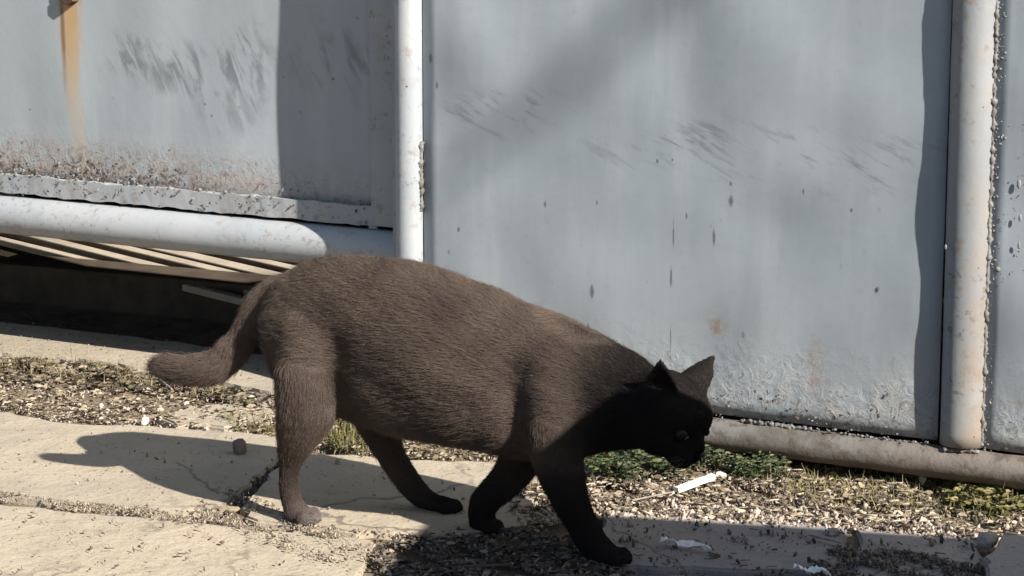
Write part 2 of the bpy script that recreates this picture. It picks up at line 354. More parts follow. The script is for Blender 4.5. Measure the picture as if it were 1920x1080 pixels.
F = np.stack([idx[:-1, :-1], idx[:-1, 1:], idx[1:, 1:], idx[1:, :-1]], -1).reshape(-1, 4)
ground = link("ground", mesh_np("ground", np.stack([XX, YY, hgt], -1).reshape(-1, 3), F, True), M_SOIL); tag(ground, kind='structure')

# ------------------------------------------------------------------ pavement of worn concrete slabs
pavement = empty("pavement"); tag(pavement, "worn beige concrete slabs with gritty joints in front of the gate", kind='structure')
def slab(poly, top=0.0, name="paving_slab", mat=None, parent=None, thick=.05, jag=.003, bev=.003, px=True):
    pts = [G(*p, top) for p in poly] if px else [Vector((*p, 0)) for p in poly]
    out = []
    for i in range(len(pts)):
        a, b = pts[i], pts[(i+1) % len(pts)]; n = max(1, int((b - a).length / .018)); d = (b - a).normalized(); nn = Vector((-d.y, d.x, 0))
        w = 0.0
        for j in range(n):
            w = .6*w + random.gauss(0, jag); out.append(a.lerp(b, j / n) + nn * (w if j else 0))
    bm = bmesh.new(); tv = [bm.verts.new((p.x, p.y, top)) for p in out]; f = bm.faces.new(tv)
    if f.normal.z < 0: f.normal_flip()
    r = bmesh.ops.extrude_face_region(bm, geom=[f]); 
    low = [v for v in r['geom'] if isinstance(v, bmesh.types.BMVert)]
    for v in low: v.co.z -= thick
    bmesh.ops.recalc_face_normals(bm, faces=bm.faces)
    bm.edges.ensure_lookup_table()
    te = [e for e in bm.edges if all(abs(v.co.z - top) < 1e-6 for v in e.verts)]
    bmesh.ops.bevel(bm, geom=te, offset=bev, segments=2, affect='EDGES')
    me = bpy.data.meshes.new(name); bm.to_mesh(me); bm.free()
    return link(name, me, mat or M_SLAB, parent or pavement)
slab([(-260, 778), (-60, 776), (20, 772), (100, 790), (240, 796), (500, 815), (556, 822), (520, 858), (436, 938), (405, 958), (250, 950), (100, 937), (-260, 905)], 0.0)
slab([(565, 850), (640, 852), (770, 862), (930, 866), (1020, 880), (1010, 925), (985, 985), (860, 1003), (700, 996), (480, 975), (450, 950), (530, 868)], -0.001)
slab([(-300, 930), (-60, 938), (100, 955), (260, 968), (420, 985), (520, 995), (700, 1012), (690, 1052), (640, 1180), (-300, 1180)], -0.003)
slab([(1145, 962), (1300, 966), (1480, 978), (1590, 985), (1590, 1060), (1560, 1075), (1450, 1068), (1300, 1062), (1160, 1062), (1120, 1020)], -0.001, mat=M_SLAB_SHADED)
slab([(1604, 985), (1760, 1000), (1842, 1008), (1842, 1100), (1800, 1180), (1600, 1180), (1604, 1070)], -0.002, mat=M_SLAB_SHADED)
slab([(1858, 1034), (1886, 994), (2150, 1058), (2200, 1200), (1856, 1200)], 0.014, mat=M_SLAB_SHADED)
slab([(1180, 1078), (1440, 1084), (1588, 1088), (1588, 1250), (1150, 1250)], -0.003, mat=M_SLAB_SHADED)
slab([(292, 778), (360, 760), (500, 752), (520, 775), (500, 790), (420, 800), (330, 798)], 0.002)
sill = slab([(-300, 640), (0, 662), (120, 672), (270, 690), (380, 712), (500, 735), (640, 760), (640, 700), (500, 664), (350, 642), (0, 602), (-300, 570)], 0.009, "threshold", M_SILL, ground, .06, .0025, .006)
sill.parent = None; tag(sill, "rough concrete threshold under the gate", kind='structure')

# ------------------------------------------------------------------ fixed steel fence section: sheets, posts, base pipe
fence = empty("steel_fence", WM); tag(fence, "pale blue grey sheet steel fence between two welded pipe posts with scuffed peeling paint", "fence")
def sheet(name, x0, x1, z0, z1, y, mat, parent, amp=.0018, seed=1, step=.02, thick=.003):
    r = np.random.default_rng(seed); xs = np.linspace(x0, x1, max(2, int((x1-x0)/step))); zs = np.linspace(z0, z1, max(2, int((min(z1, 1.3)-z0)/step)))
    X, Z = np.meshgrid(xs, zs); d = smooth2(r.standard_normal(X.shape), 8); d = (d - d.mean()) / (d.std() + 1e-9) * amp
    d *= np.minimum(1, np.minimum(X - x0, x1 - X) / .03); Y = y + d
    n, m = X.shape; i = np.arange(n*m).reshape(n, m); Fq = np.stack([i[:-1, :-1], i[:-1, 1:], i[1:, 1:], i[1:, :-1]], -1).reshape(-1, 4)
    o = link(name, mesh_np(name, np.stack([X, Y, Z], -1).reshape(-1, 3), Fq, True), mat, parent); o.matrix_parent_inverse = Matrix.Identity(4)
    md = o.modifiers.new("thickness", 'SOLIDIFY'); md.thickness = thick; md.offset = -1
    return o
def wtube(name, pts, r, mat, parent, seg=28, rough=.004, seed=0, cap=True):
    V, Fq = tube_np(pts, r, seg, cap, rough, seed); return link(name, mesh_py(name, V, Fq), mat, parent)
UL, UR = -.640, .137
RP = .029; RLP = .0195
sheet("sheet", UL + .022, UR - .0288, .060, .985, 0.0, M_SHEET_R, fence, .0022, 3)
sheet("sheet", UR + .0255, 1.9, .058, .985, -.001, M_SHEET_R, fence, .0022, 5)
sheet("sheet", UL + .022, -.2, .995, 2.29, 0.001, M_SHEET_R, fence, .001, 6)
sheet("sheet", .80, 1.9, .995, 2.29, 0.001, M_SHEET_R, fence, .001, 7)
sheet("sheet", -.19, .79, 1.75, 2.29, 0.001, M_SHEET_R, fence, .001, 9)  # unseen opening under this sheet, added to let sun reach the floor strips
def line(a, b, n): return [Vector(a).lerp(Vector(b), i/(n-1)) for i in range(n)]
wtube("post", line((UL, 0, .02), (UL + .004, 0, 2.3), 60), RLP, M_PIPE, fence, seed=2, rough=.008)
wtube("post", line((UR + .002, .0095, .058), (UR - .002, .0095, .99), 60), RP, M_POST, fence, seed=3, rough=.006)
wtube("base_pipe", line((UL, -.002, .034), (1.9, -.002, .034), 130), .0203, M_BASE, fence, seed=4, rough=.015)
wtube("top_rail", line((UL, 0, 2.3), (1.9, 0, 2.3), 8), .025, M_POST, fence)
wtube("opening_rail", line((UL + .03, 0, .985), (1.9, 0, .985), 8), .012, M_POST, fence)
wtube("post", line((1.9, 0, 0), (1.9, 0, 2.3), 8), RP, M_POST, fence)
bm = box_bm(1.93, 6, -.02, .01, 0, 2.3); link("sheet", from_bm("sheet", bm), M_SHEET_R, fence)
# welds along the seams
def weld(name, pts, size, seed, mat=M_WELD):
    r = np.random.default_rng(seed); n = len(pts); pr = [ico(1, .2, r) for _ in range(5)]
    sc = np.abs(r.normal(size, size*.45, (n, 1))) * r.uniform(.6, 1.5, (n, 3)); sc[:, 2] *= .6
    return scatter(name, pr, np.array(pts), sc, rot_np(n, r), mat, fence, 'stuff', True, None)
r5 = np.random.default_rng(5)
def seam(pts, r, seed, rough=.4):
    r_ = np.random.default_rng(seed); n = len(pts); P = np.array([tuple(p) for p in pts]) + r_.normal(0, .0006, (n, 3))
    V, Fq = tube_np(P, r * (1 + rough*smooth2(r_.standard_normal((n, 1)), 1)[:, 0]), 8, True, .22, seed); return link("weld_seam", mesh_py("weld_seam", V, Fq), M_WELD, fence)
seam(line((UR + .0285, -.001, .06), (UR + .0275, -.001, .60), 210), .0030, 1)
seam(line((UL + .0195, -.003, .29), (UL + .0195, -.003, .385), 40), .0034, 2)
seam(line((-.62, -.004, .0545), (-.30, -.004, .0545), 110), .0016, 3, .2); seam(line((-.15, -.005, .0555), (-.055, -.005, .0555), 60), .0024, 4, .3); seam(line((-.02, -.004, .0545), (.10, -.004, .0545), 60), .0016, 6, .2)
seam(line((UR - .015, -.015, .054), (UR + .028, -.010, .055), 30), .0024, 5, .3)
z = r5.uniform(.055, .62, 150); weld("weld_bead", np.stack([UR + .031 + np.abs(r5.normal(0, .005, 150)), -.0015 + 0*z, z], -1), .0013, 1)
x = r5.uniform(-.2, .1, 60); weld("weld_bead", np.stack([x, -.009 + r5.normal(0, .002, 60), .0565 + np.abs(r5.normal(0, .003, 60))], -1), .0011, 3)
for (x, y, s) in ((1912, 345, .0038), (1914, 408, .003), (1903, 660, .0055), (1912, 460, .0028), (1790, 455, .0022)):
    cx, cz = wall_xz(x, y); V, Ff = ico(2, .06); V = V * np.array([s*.7, s*.3, s*1.5]) + np.array([cx, -.003 if x > 1850 else -.034, cz])
    link("paint_drip", mesh_py("paint_drip", V, Ff), M_POST, fence)
# peeled paint flakes curling off the sheets near their bottom edges
def flake_proto(r):
    a = np.sort(r.uniform(0, 2*np.pi, 6)); V = np.stack([np.cos(a), 0*a - .25*np.cos(a)**2, np.sin(a)*.8], -1); V = np.vstack([[0, -.05, 0], V])
    return V, np.array([[0, i+1, (i+1) % 6 + 1] for i in range(6)])
fp = [flake_proto(r5) for _ in range(6)]
def flakes(parent, x, z, y, s):
    n = len(x); return scatter("paint_flake", fp, np.stack([x, y + 0*x - .001 - .0012*rng.random(n), z], -1), s, np.repeat(np.eye(3)[None], n, 0) @ rot_np(n, rng, .5).transpose(0, 2, 1) @ np.array([[1,0,0],[0,1,0],[0,0,1.]]), M_FLAKE, parent)
def wall_rots(n, tilt=.35):
    a = rng.uniform(0, 2*np.pi, n); c, s = np.cos(a), np.sin(a); Z = np.zeros(n); O = np.ones(n)
    Ry = np.stack([np.stack([c, Z, s], -1), np.stack([Z, O, Z], -1), np.stack([-s, Z, c], -1)], 1)
    t = rng.normal(0, tilt, n); c, s = np.cos(t), np.sin(t); Rx = np.stack([np.stack([O, Z, Z], -1), np.stack([Z, c, -s], -1), np.stack([Z, s, c], -1)], 1)
    return Rx @ Ry
def flakes(parent, x, z, y, s):
    n = len(x); return scatter("paint_flake", fp, np.stack([x, y - .0008 - .0015*rng.random(n), z], -1), s, wall_rots(n), M_FLAKE, parent)
n = 90; x = rng.uniform(-.25, .1, n); flakes(fence, x, .062 + np.abs(rng.normal(0, .022, n)), 0, rng.uniform(.001, .0032, n))
n = 90; flakes(fence, rng.uniform(UR+.03, UR+.09, n), rng.uniform(.06, .5, n), -.002, rng.uniform(.0008, .0018, n))

# ------------------------------------------------------------------ left gate leaf, set back behind the fence plane
gate = empty("gate_leaf", WM); tag(gate, "left gate leaf of scuffed pale sheet steel with rust streak and white bottom pipe", "gate")
YL = .072
ZB = wall_xz(300, 385, YL)[1]; ZT = wall_xz(300, 350, YL)[1]; ZP = wall_xz(300, 428, YL)[1]
sheet("sheet", -2.9, UL - .03, ZB + .004, 2.3, YL, M_SHEET_L, gate, .0016, 8)
V, Fq = tube_np(line((-2.9, YL - .006, ZP), (UL - .028, YL - .006, ZP), 140), .029, 28, True, .005, 6); link("bottom_pipe", mesh_py("bottom_pipe", V, Fq), M_PIPE, gate)
def bar_mesh(name, x0, x1, z0, z1, y0, y1, mat, parent, seed, nx=80):
    r = np.random.default_rng(seed); bm = box_bm(x0, x1, y0, y1, z0, z1)
    L = max(x1-x0, z1-z0); long_x = (x1-x0) > (z1-z0)
    es = [e for e in bm.edges if abs((e.verts[0].co - e.verts[1].co)[0 if long_x else 2]) > L*.9]
    bmesh.ops.subdivide_edges(bm, edges=es, cuts=nx)
    for v in bm.verts: v.co.y += r.normal(0, .00025); v.co.z += r.normal(0, .0008) if long_x else 0
    return link(name, from_bm(name, bm), mat, parent)
bar_mesh("flat_bar", -2.9, UL - .095, ZB, ZT, YL - .012, YL - .002, M_BAR, gate, 1, 160)
vb0, vb1 = wall_xz(703, 200, YL)[0], UL - .026
bar_mesh("flat_bar", vb0, vb1, ZB + .001, 2.3, YL - .013, YL - .002, M_BAR, gate, 2, 40)
bar_mesh("flat_bar", UL - .090, vb0 - .006, ZB - .004, ZT - .008, YL - .010, YL - .0025, M_BAR, gate, 3, 8)
cx, cz = wall_xz(137, 0, YL)
bm = bmesh.new(); bmesh.ops.create_cone(bm, cap_ends=True, segments=6, radius1=.014, radius2=.013, depth=.014, matrix=Matrix.Translation((cx, YL - .009, cz + .006)) @ Matrix.Rotation(rad(90), 4, 'X'))
link("bolt", from_bm("bolt", bm, False, .001), M_RUST, gate)
bm = box_bm(cx - .02, cx + .024, YL - .012, YL - .0015, cz + .008, cz + .03); link("hinge_plate", from_bm("hinge_plate", bm, False, .002), M_RUST, gate)
n = 260; x = rng.uniform(-1.5, -.86, n); x = np.where(rng.random(n) < .6, rng.uniform(-1.5, -1.05, n), x)
flakes(gate, x, ZT + np.abs(rng.normal(0, .016, n)), YL, rng.uniform(.0012, .0040, n))
n = 120; flakes(gate, rng.uniform(-1.5, -.74, n), rng.uniform(ZB, ZT, n), YL - .0125, rng.uniform(.001, .004, n))
n = 90; x = rng.uniform(-1.5, -.74, n)
scatter("rust_scale", [ico(1, .25) for _ in range(4)], np.stack([x, YL - .008 - .004*rng.random(n), ZT + np.abs(rng.normal(0, .003, n))], -1), np.abs(rng.normal(.0017, .0007, (n, 1))) * np.ones(3), rot_np(n), M_WELD, gate)
bar_mesh("side_strip", UL - .024, UL - .0195, .16, 2.3, -.004, YL - .004, M_BAR, gate, 4, 20)

# ------------------------------------------------------------------ garage behind the gate
garage = empty("garage", WM); tag(garage, "dark garage interior behind the gate", "building")
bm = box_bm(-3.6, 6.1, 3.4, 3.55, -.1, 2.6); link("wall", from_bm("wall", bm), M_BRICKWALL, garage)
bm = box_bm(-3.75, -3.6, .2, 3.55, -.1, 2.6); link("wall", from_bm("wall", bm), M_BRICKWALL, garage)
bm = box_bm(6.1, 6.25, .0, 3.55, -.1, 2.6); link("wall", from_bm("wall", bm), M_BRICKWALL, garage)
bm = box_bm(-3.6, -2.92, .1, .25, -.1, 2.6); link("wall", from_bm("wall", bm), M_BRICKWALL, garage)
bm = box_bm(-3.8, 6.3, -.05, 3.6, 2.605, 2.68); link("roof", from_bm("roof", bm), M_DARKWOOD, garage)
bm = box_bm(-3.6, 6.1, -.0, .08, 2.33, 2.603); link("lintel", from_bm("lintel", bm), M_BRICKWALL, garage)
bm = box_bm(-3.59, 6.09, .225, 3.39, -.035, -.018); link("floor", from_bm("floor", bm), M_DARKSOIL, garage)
# pale strips on the garage floor standing in for slivers of sunlight
bdir = Vector((-.66, .75, 0)).normalized(); bperp = Vector((.75, .66, 0)).normalized()
base = G(410, 511, .04)
offs = [(G(*q, .04) - base).dot(bperp) for q in ((75, 464), (234, 486), (415, 508), (500, 512), (528, 497), (556, 488))]; wid = [.018, .026, .025, .033, .024, .02]
blab = ["narrow pale board lying nearest the sill behind the gate", "long pale board with bright tapering sunlit end under the gate pipe", "thin pale board third from the sill behind the gate", "wide pale board fourth from the sill behind the gate", "pale board fifth from the sill ending behind the cat's rump", "board farthest from the sill mostly hidden by the gate pipe"]
for i, (of, w) in enumerate(zip(offs, wid)):
    c0 = base + bperp * of; a = c0 - bdir * (.25 + .05*(i % 3)); b = c0 + bdir * (1.1 + .1*(i % 2))
    bm = box_bm(0, (b - a).length, -w/2, w/2, 0, .012); o = link("wooden_board", from_bm("wooden_board", bm, False, .002), M_SLIVER)
    o.matrix_world = Matrix.Translation((a.x, a.y, .030)) @ Matrix.Rotation(math.atan2(bdir.y, bdir.x) + rad(random.uniform(-.5, .5)), 4, 'Z') @ Matrix.Rotation(rad(-.2), 4, 'X')
    tag(o, blab[i], "board", "pale boards lying behind the gate")
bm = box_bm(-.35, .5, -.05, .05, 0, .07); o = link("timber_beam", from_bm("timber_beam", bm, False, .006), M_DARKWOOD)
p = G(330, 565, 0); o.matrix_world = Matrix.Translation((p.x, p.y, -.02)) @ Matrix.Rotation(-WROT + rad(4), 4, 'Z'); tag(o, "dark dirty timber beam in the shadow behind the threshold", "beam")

# ------------------------------------------------------------------ things outside the frame that shade the place
kk = .7 / math.tan(SUN_EL); crn = Vector((-.085, 2.912, 0)) + SH * kk
CM = Matrix.Translation(crn) @ Matrix.Rotation(rad(-12.3), 4, 'Z')
cab = empty("utility_cabinet", CM); tag(cab, "grey green steel utility cabinet standing on the pavement", "cabinet")  # added box out of view; casts the shadow over the cat's front
link("body", from_bm("body", box_bm(.015, .635, -.9, -.015, .06, .66), False, .004), M_CAB, cab)
link("plinth", from_bm("plinth", box_bm(.03, .62, -.88, -.03, 0, .06)), M_SLAB, cab)
link("lid", from_bm("lid", box_bm(0, .65, -.915, 0, .66, .70), False, .003), M_CAB, cab)
for i in range(2):
    d = link("door", from_bm("door", box_bm(.006, .015, -.44 - .44*i, -.03 - .43*i, .1, .63), False, .002), M_CAB, cab)
    link("handle", from_bm("handle", box_bm(-.012, .006, -.41 + .02*i - .1*i, -.395 + .02*i - .1*i, .34, .42), False, .002), M_RUST, d)
def wp(x, y, h): q = plane_hit(x, y, P0, WN); return q + SUN * (h / SUN.z)
A, B = wp(790, 362, 5.3), wp(1190, 30, 5.6)
B2 = B + (B - A) * 2.2; TB = Vector((B2.x + 1.1, B2.y - .3, 0))
tree = empty("bare_tree", loc=TB); tag(tree, "bare tree with a drooping limb across the yard", "tree")
def ttube(name, pts, rr, par=tree):
    V, Fq = tube_np([p - TB for p in pts], rr, 12, True, .05, 1); return link(name, mesh_py(name, V, Fq), M_BARK, par)
top = Vector((B2.x + .9, B2.y - .3, B2.z + .4))
tr = ttube("trunk", [TB, TB.lerp(top, .4) + Vector((.1, 0, 0)), TB.lerp(top, .8), top, top + Vector((.2, -.3, 1.6))], [.2, .17, .14, .12, .04])
ttube("limb", [top, B2 + Vector((0, 0, .05)), B, B.lerp(A, .5) + Vector((0, 0, -.02)), A], [.07, .024, .016, .014, .007])
ttube("limb", [top, top + Vector((1.0, .5, .9)), top + Vector((1.8, .6, 1.9))], [.08, .05, .015]); ttube("limb", [top + Vector((.1, -.1, .5)), top + Vector((.4, -1.2, 1.4)), top + Vector((.3, -2, 2.2))], [.07, .045, .012])

# ------------------------------------------------------------------ litter, gravel, weeds
def in_poly(P, poly):
    x, y = P[:, 0], P[:, 1]; c = np.zeros(len(P), bool); n = len(poly)
    for i in range(n):
        x0, y0 = poly[i]; x1, y1 = poly[(i+1) % n]
        m = ((y0 > y) != (y1 > y)) & (x < (x1 - x0) * (y - y0) / (y1 - y0 + 1e-12) + x0); c ^= m
    return c
def area_pts(poly_px, n, z=-.006, clump=0.0):
    poly = [tuple(G(*p).xy) for p in poly_px]; A_ = np.array(poly); lo, hi = A_.min(0), A_.max(0); out = np.zeros((0, 2))
    while len(out) < n:
        P = rng.uniform(lo, hi, (n*3, 2))
        if clump:
            w = np.sin(P[:, 0]*31 + 1.3) * np.sin(P[:, 1]*47) + np.sin(P[:, 0]*83 + P[:, 1]*61); P = P[w > rng.normal(-.2, clump, len(P))]
        out = np.vstack([out, P[in_poly(P, poly)]])
    return np.column_stack([out[:n], np.full(n, z)])
stone_p = []
for _ in range(8):
    V, Ff = ico(1, .24); V = V * rng.uniform(.5, 1.25, 3) * np.array([1, 1, .55]); stone_p.append((V, Ff))
def leafp(curl, wid=.45):
    V = np.array([[-1, 0, 0], [-.4, wid, curl], [-.4, -wid, curl*.7], [.35, wid*.9, curl*.6], [.35, -wid*.9, curl], [1, 0, curl*.4], [0, 0, -.05]])
    return V, np.array([[0, 2, 6], [0, 6, 1], [2, 4, 6], [1, 6, 3], [4, 5, 6], [6, 5, 3]])
litter_p = [leafp(.35), leafp(-.25, .3), leafp(.5, .2), leafp(.15, .6)]
chip = np.array([[-1, -.12, -.08], [1, -.1, -.08], [1, .1, -.08], [-1, .12, -.08], [-1, -.1, .08], [1, -.08, .08], [1, .08, .08], [-1, .1, .08]]); chF = np.array([[0, 3, 2, 1], [4, 5, 6, 7], [0, 1, 5, 4], [1, 2, 6, 5], [2, 3, 7, 6], [3, 0, 4, 7]])
chip_p = [(chip, chF), (chip * np.array([.7, 1.8, 1.2]), chF)]
def gravel(name, poly, n, smin, smax, z, mat, clump=0.0, protos=None, up=None):
    P = area_pts(poly, n, z, clump); s = smin * (smax / smin) ** (rng.random(n) ** 2.2)
    P[:, 2] += s * .25; return scatter(name, protos or stone_p, P, s, rot_np(n, rng, up), mat)
STRIP_R = [(940, 868), (1100, 838), (1350, 850), (1700, 893), (1960, 925), (1960, 1010), (1850, 1008), (1560, 985), (1140, 962), (960, 960)]
gravel("gravel", STRIP_R, 9000, .001, .0055, -.004, M_GRAVEL, .7)
gravel("gravel", [(960, 950), (1140, 935), (1500, 950), (1850, 990), (1850, 1012), (1600, 990), (1140, 970), (980, 990)], 4200, .001, .0052, -.002, M_GRAVEL)
P = area_pts(STRIP_R, 2600, .001, .9); scatter("leaf_litter", litter_p, P, rng.uniform(.002, .0075, 2600), rot_np(2600, rng, .6), M_LITTER)
P = area_pts(STRIP_R, 900, .003, .6); scatter('splinter', chip_p, P, rng.uniform(.002, .010, 900), rot_np(900, rng, .35), M_LITTER)
P = area_pts(STRIP_R, 1500, .001, .6); scatter('dark_debris', stone_p, P, rng.uniform(.001, .004, 1500), rot_np(1500), M_DARKBITS)
STRIP_L = [(-40, 662), (120, 674), (270, 692), (380, 715), (500, 738), (640, 765), (950, 830), (950, 866), (760, 860), (560, 840), (500, 812), (240, 793), (100, 786), (-40, 770)]
gravel("gravel", STRIP_L, 5200, .001, .0048, -.004, M_GRAVEL, .8)
P = area_pts(STRIP_L, 3600, .002, .8); scatter("leaf_litter", litter_p, P, rng.uniform(.0018, .0062, 3600), rot_np(3600, rng, .6), M_LITTER)
P = area_pts([(-40, 655), (120, 668), (270, 688), (400, 715), (520, 742), (480, 770), (260, 735), (-40, 715)], 1900, .004, .5)
scatter("dry_litter", litter_p + chip_p[:0], P, rng.uniform(.0025, .008, 1900), rot_np(1900, rng, .9), mat_tone("dark_dry_litter", [(.15, .12, .08), (.085, .068, .045), (.21, .17, .115), (.05, .04, .03), (.29, .24, .175), (.11, .10, .055)], .9))
# joints and loose grit lying on the slabs
gravel("grit", [(-40, 912), (100, 938), (250, 950), (410, 960), (480, 975), (700, 998), (690, 1015), (520, 997), (260, 968), (100, 955), (-40, 938)], 1700, .0008, .0029, .0005, M_CRUMB, .5)
gravel("grit", [(380, 930), (470, 915), (560, 985), (760, 1000), (800, 1010), (690, 1075), (520, 1030), (440, 1000), (330, 985)], 800, .0008, .0034, .0010, M_CRUMB, .4)
gravel("grit", [(-40, 780), (560, 820), (1000, 870), (1000, 990), (690, 1100), (-40, 1100)], 420, .0008, .0034, .0008, M_CRUMB, .8)
gravel("grit", [(-40, 940), (700, 1000), (690, 1100), (-40, 1100)], 110, .0010, .0040, .0005, M_CRUMB, .8)
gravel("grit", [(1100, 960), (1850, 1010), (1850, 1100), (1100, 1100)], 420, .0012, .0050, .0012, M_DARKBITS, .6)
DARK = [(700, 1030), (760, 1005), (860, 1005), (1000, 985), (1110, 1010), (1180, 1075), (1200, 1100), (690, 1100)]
gravel("dark_debris", [(508, 856), (530, 860), (455, 945), (432, 945)], 420, .001, .004, -.006, M_DARKBITS)
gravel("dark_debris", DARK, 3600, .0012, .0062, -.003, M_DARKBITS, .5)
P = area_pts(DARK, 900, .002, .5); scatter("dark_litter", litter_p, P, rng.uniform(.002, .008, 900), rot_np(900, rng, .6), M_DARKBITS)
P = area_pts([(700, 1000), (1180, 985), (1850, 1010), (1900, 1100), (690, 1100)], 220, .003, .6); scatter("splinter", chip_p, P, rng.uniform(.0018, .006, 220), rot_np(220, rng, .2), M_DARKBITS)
P = area_pts([(-40, 940), (700, 1000), (690, 1100), (-40, 1100)], 24, .002, .6); scatter("splinter", chip_p, P, rng.uniform(.002, .007, 24), rot_np(24, rng, .2), M_LITTER)
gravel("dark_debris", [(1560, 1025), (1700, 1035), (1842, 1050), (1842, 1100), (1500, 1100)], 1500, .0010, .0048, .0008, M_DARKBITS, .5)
gravel("gravel", [(-40, 600), (350, 650), (520, 690), (520, 735), (380, 712), (270, 690), (120, 672), (-40, 660)], 260, .0008, .0034, .0095, M_CRUMB, .8)
def blade_proto(w, bend, seg=3):
    V, Fq = [], []
    for i in range(seg + 1):
        t = i / seg; ww = w * (1 - t*.85); V += [(-ww, bend * t*t, t*(1 - .25*bend*t)), (ww, bend * t*t, t*(1 - .25*bend*t))]
    for i in range(seg): a = 2*i; Fq.append((a, a+1, a+3, a+2))
    return np.array(V), np.array(Fq)
blades = [blade_proto(.06, .5), blade_proto(.05, .9), blade_proto(.07, .25), blade_proto(.045, 1.2)]
wleaf = [leafp(.3, .4), leafp(.2, .5), leafp(-.2, .35)]
def grass(name, poly, n, h0, h1, mat, clump=.4, protos=None, tilt=.45, z=-.006):
    P = area_pts(poly, n, z, clump); return scatter(name, protos or blades, P, rng.uniform(h0, h1, n), rot_np(n, rng, tilt), mat)
WEED = [(1095, 845), (1200, 835), (1350, 838), (1440, 860), (1480, 895), (1400, 905), (1340, 880), (1260, 900), (1180, 905), (1100, 895)]
def leaf_mass(name, poly, n, s0, s1, mat, zmax):
    P = area_pts(poly, n, 0, .5); P[:, 2] = rng.uniform(0, zmax, n) ** 1.0; return scatter(name, wleaf, P, rng.uniform(s0, s1, n), rot_np(n, rng, .7), mat)
g1 = leaf_mass("weeds", WEED, 3900, .0018, .0055, M_GRASS, .024); tag(g1, kind='stuff')
grass("weeds", WEED, 900, .012, .03, M_GRASS)
leaf_mass("weeds", [(1740, 905), (1850, 900), (1960, 915), (1960, 960), (1880, 972), (1780, 955)], 1500, .003, .007, M_OLIVE, .014)
gravel('moss', [(1500, 878), (1700, 900), (1960, 925), (1960, 985), (1600, 960), (1450, 915)], 2600, .001, .0034, -.001, M_OLIVE, .7)
grass("grass", [(1740, 905), (1850, 900), (1960, 915), (1960, 965), (1880, 975), (1780, 958)], 1100, .010, .024, M_OLIVE)
grass("grass", [(1500, 875), (1700, 900), (1850, 915), (1850, 960), (1600, 950), (1480, 920)], 900, .008, .02, M_OLIVE, .8)
grass("dry_grass", [(1360, 860), (1560, 880), (1850, 915), (1900, 985), (1600, 965), (1380, 930)], 900, .006, .018, M_STRAW, .8, None, .8)
grass("grass", [(600, 790), (680, 795), (680, 855), (620, 850), (590, 830)], 420, .012, .032, M_OLIVE, .3, None, .6)
grass("grass", [(420, 785), (500, 780), (520, 812), (440, 808)], 240, .008, .022, M_OLIVE, .3, None, .7)
grass("dry_grass", [(-40, 656), (120, 668), (270, 690), (400, 715), (400, 745), (150, 715), (-40, 700)], 900, .008, .024, M_STRAW, .6, None, .7)
grass("grass", [(-40, 656), (120, 668), (270, 690), (300, 710), (-40, 690)], 260, .008, .022, M_OLIVE, .6, None, .7)
grass("dry_grass", [(660, 800), (940, 835), (940, 868), (760, 862), (660, 850)], 420, .006, .016, M_STRAW, .5, None, .8)

# ------------------------------------------------------------------ single stones, sticks and scraps
def rock(px, py, w, h, label, mat=M_STONE, name="stone", seed=1, sq=.8, z=0):
    r = np.random.default_rng(seed); V, Ff = ico(2); V = np.sign(V) * np.abs(V) ** sq
    for _ in range(5):
        d = r.standard_normal(3); d /= np.linalg.norm(d); t = V @ d; lim = r.uniform(.55, .9); V -= np.clip(t - lim, 0, None)[:, None] * d
    V = V * np.array([w/2, w/2*.9, h/2]) * (1 + .03*r.standard_normal((len(V), 1))); p = G(px, py, z)
    V[:, 2] -= V[:, 2].min(); o = link(name, mesh_py(name, V, Ff, False), mat)
    o.matrix_world = Matrix.Translation((p.x, p.y, z - .003)) @ Matrix.Rotation(r.uniform(0, 6), 4, 'Z'); return tag(o, label, "stone")
M_PALE = mat_flat("white_pebble", (.66, .62, .53), (.52, .47, .38), 80, .8, .3, .001)
rock(448, 850, .021, .026, "small brown stone at the upper edge of the cat's shadow", mat_flat("brown_stone", (.2, .15, .11), (.13, .1, .075), 60, .9), seed=4)
rock(272, 795, .014, .013, "pale block shaped pebble at the slab edge left of the cat", M_PALE, seed=5)
rock(190, 762, .009, .008, "tiny white pebble in the dry litter strip", M_PALE, seed=6)
rock(350, 759, .008, .008, "tiny white pebble below the cat's tail", M_PALE, seed=7)
rock(300, 785, .007, .006, "white chip beside the pale block shaped pebble", M_PALE, seed=8)
rock(1852, 1022, .026, .02, "grey broken stone at the corner of the raised right hand slab", mat_flat("grey_stone", (.4, .37, .34), (.22, .2, .185), 50, .9), seed=9)
rock(1352, 893, .015, .01, "white pebble touching the upper end of the white stick", M_PALE, seed=11)
rock(1730, 905, .012, .012, "pale pebble under the base pipe beside the right grass tuft", M_PALE, seed=12)
rock(1560, 1000, .022, .009, "rough grey lump of mortar on the shaded slab", mat_flat("mortar_lump", (.33, .3, .28), (.18, .165, .15), 60, .95, .9, .004), seed=13)
rock(590, 938+60, .012, .008, "dark stone chip below the near hind paw", M_DARKBITS if False else M_STONE, seed=14)
rock(430, 955, .026, .008, "flat broken concrete chip at the slab corner", M_STONE, seed=15)
rock(635, 868, .01, .01, "small stone chip behind the near hind leg", M_STONE, seed=16)
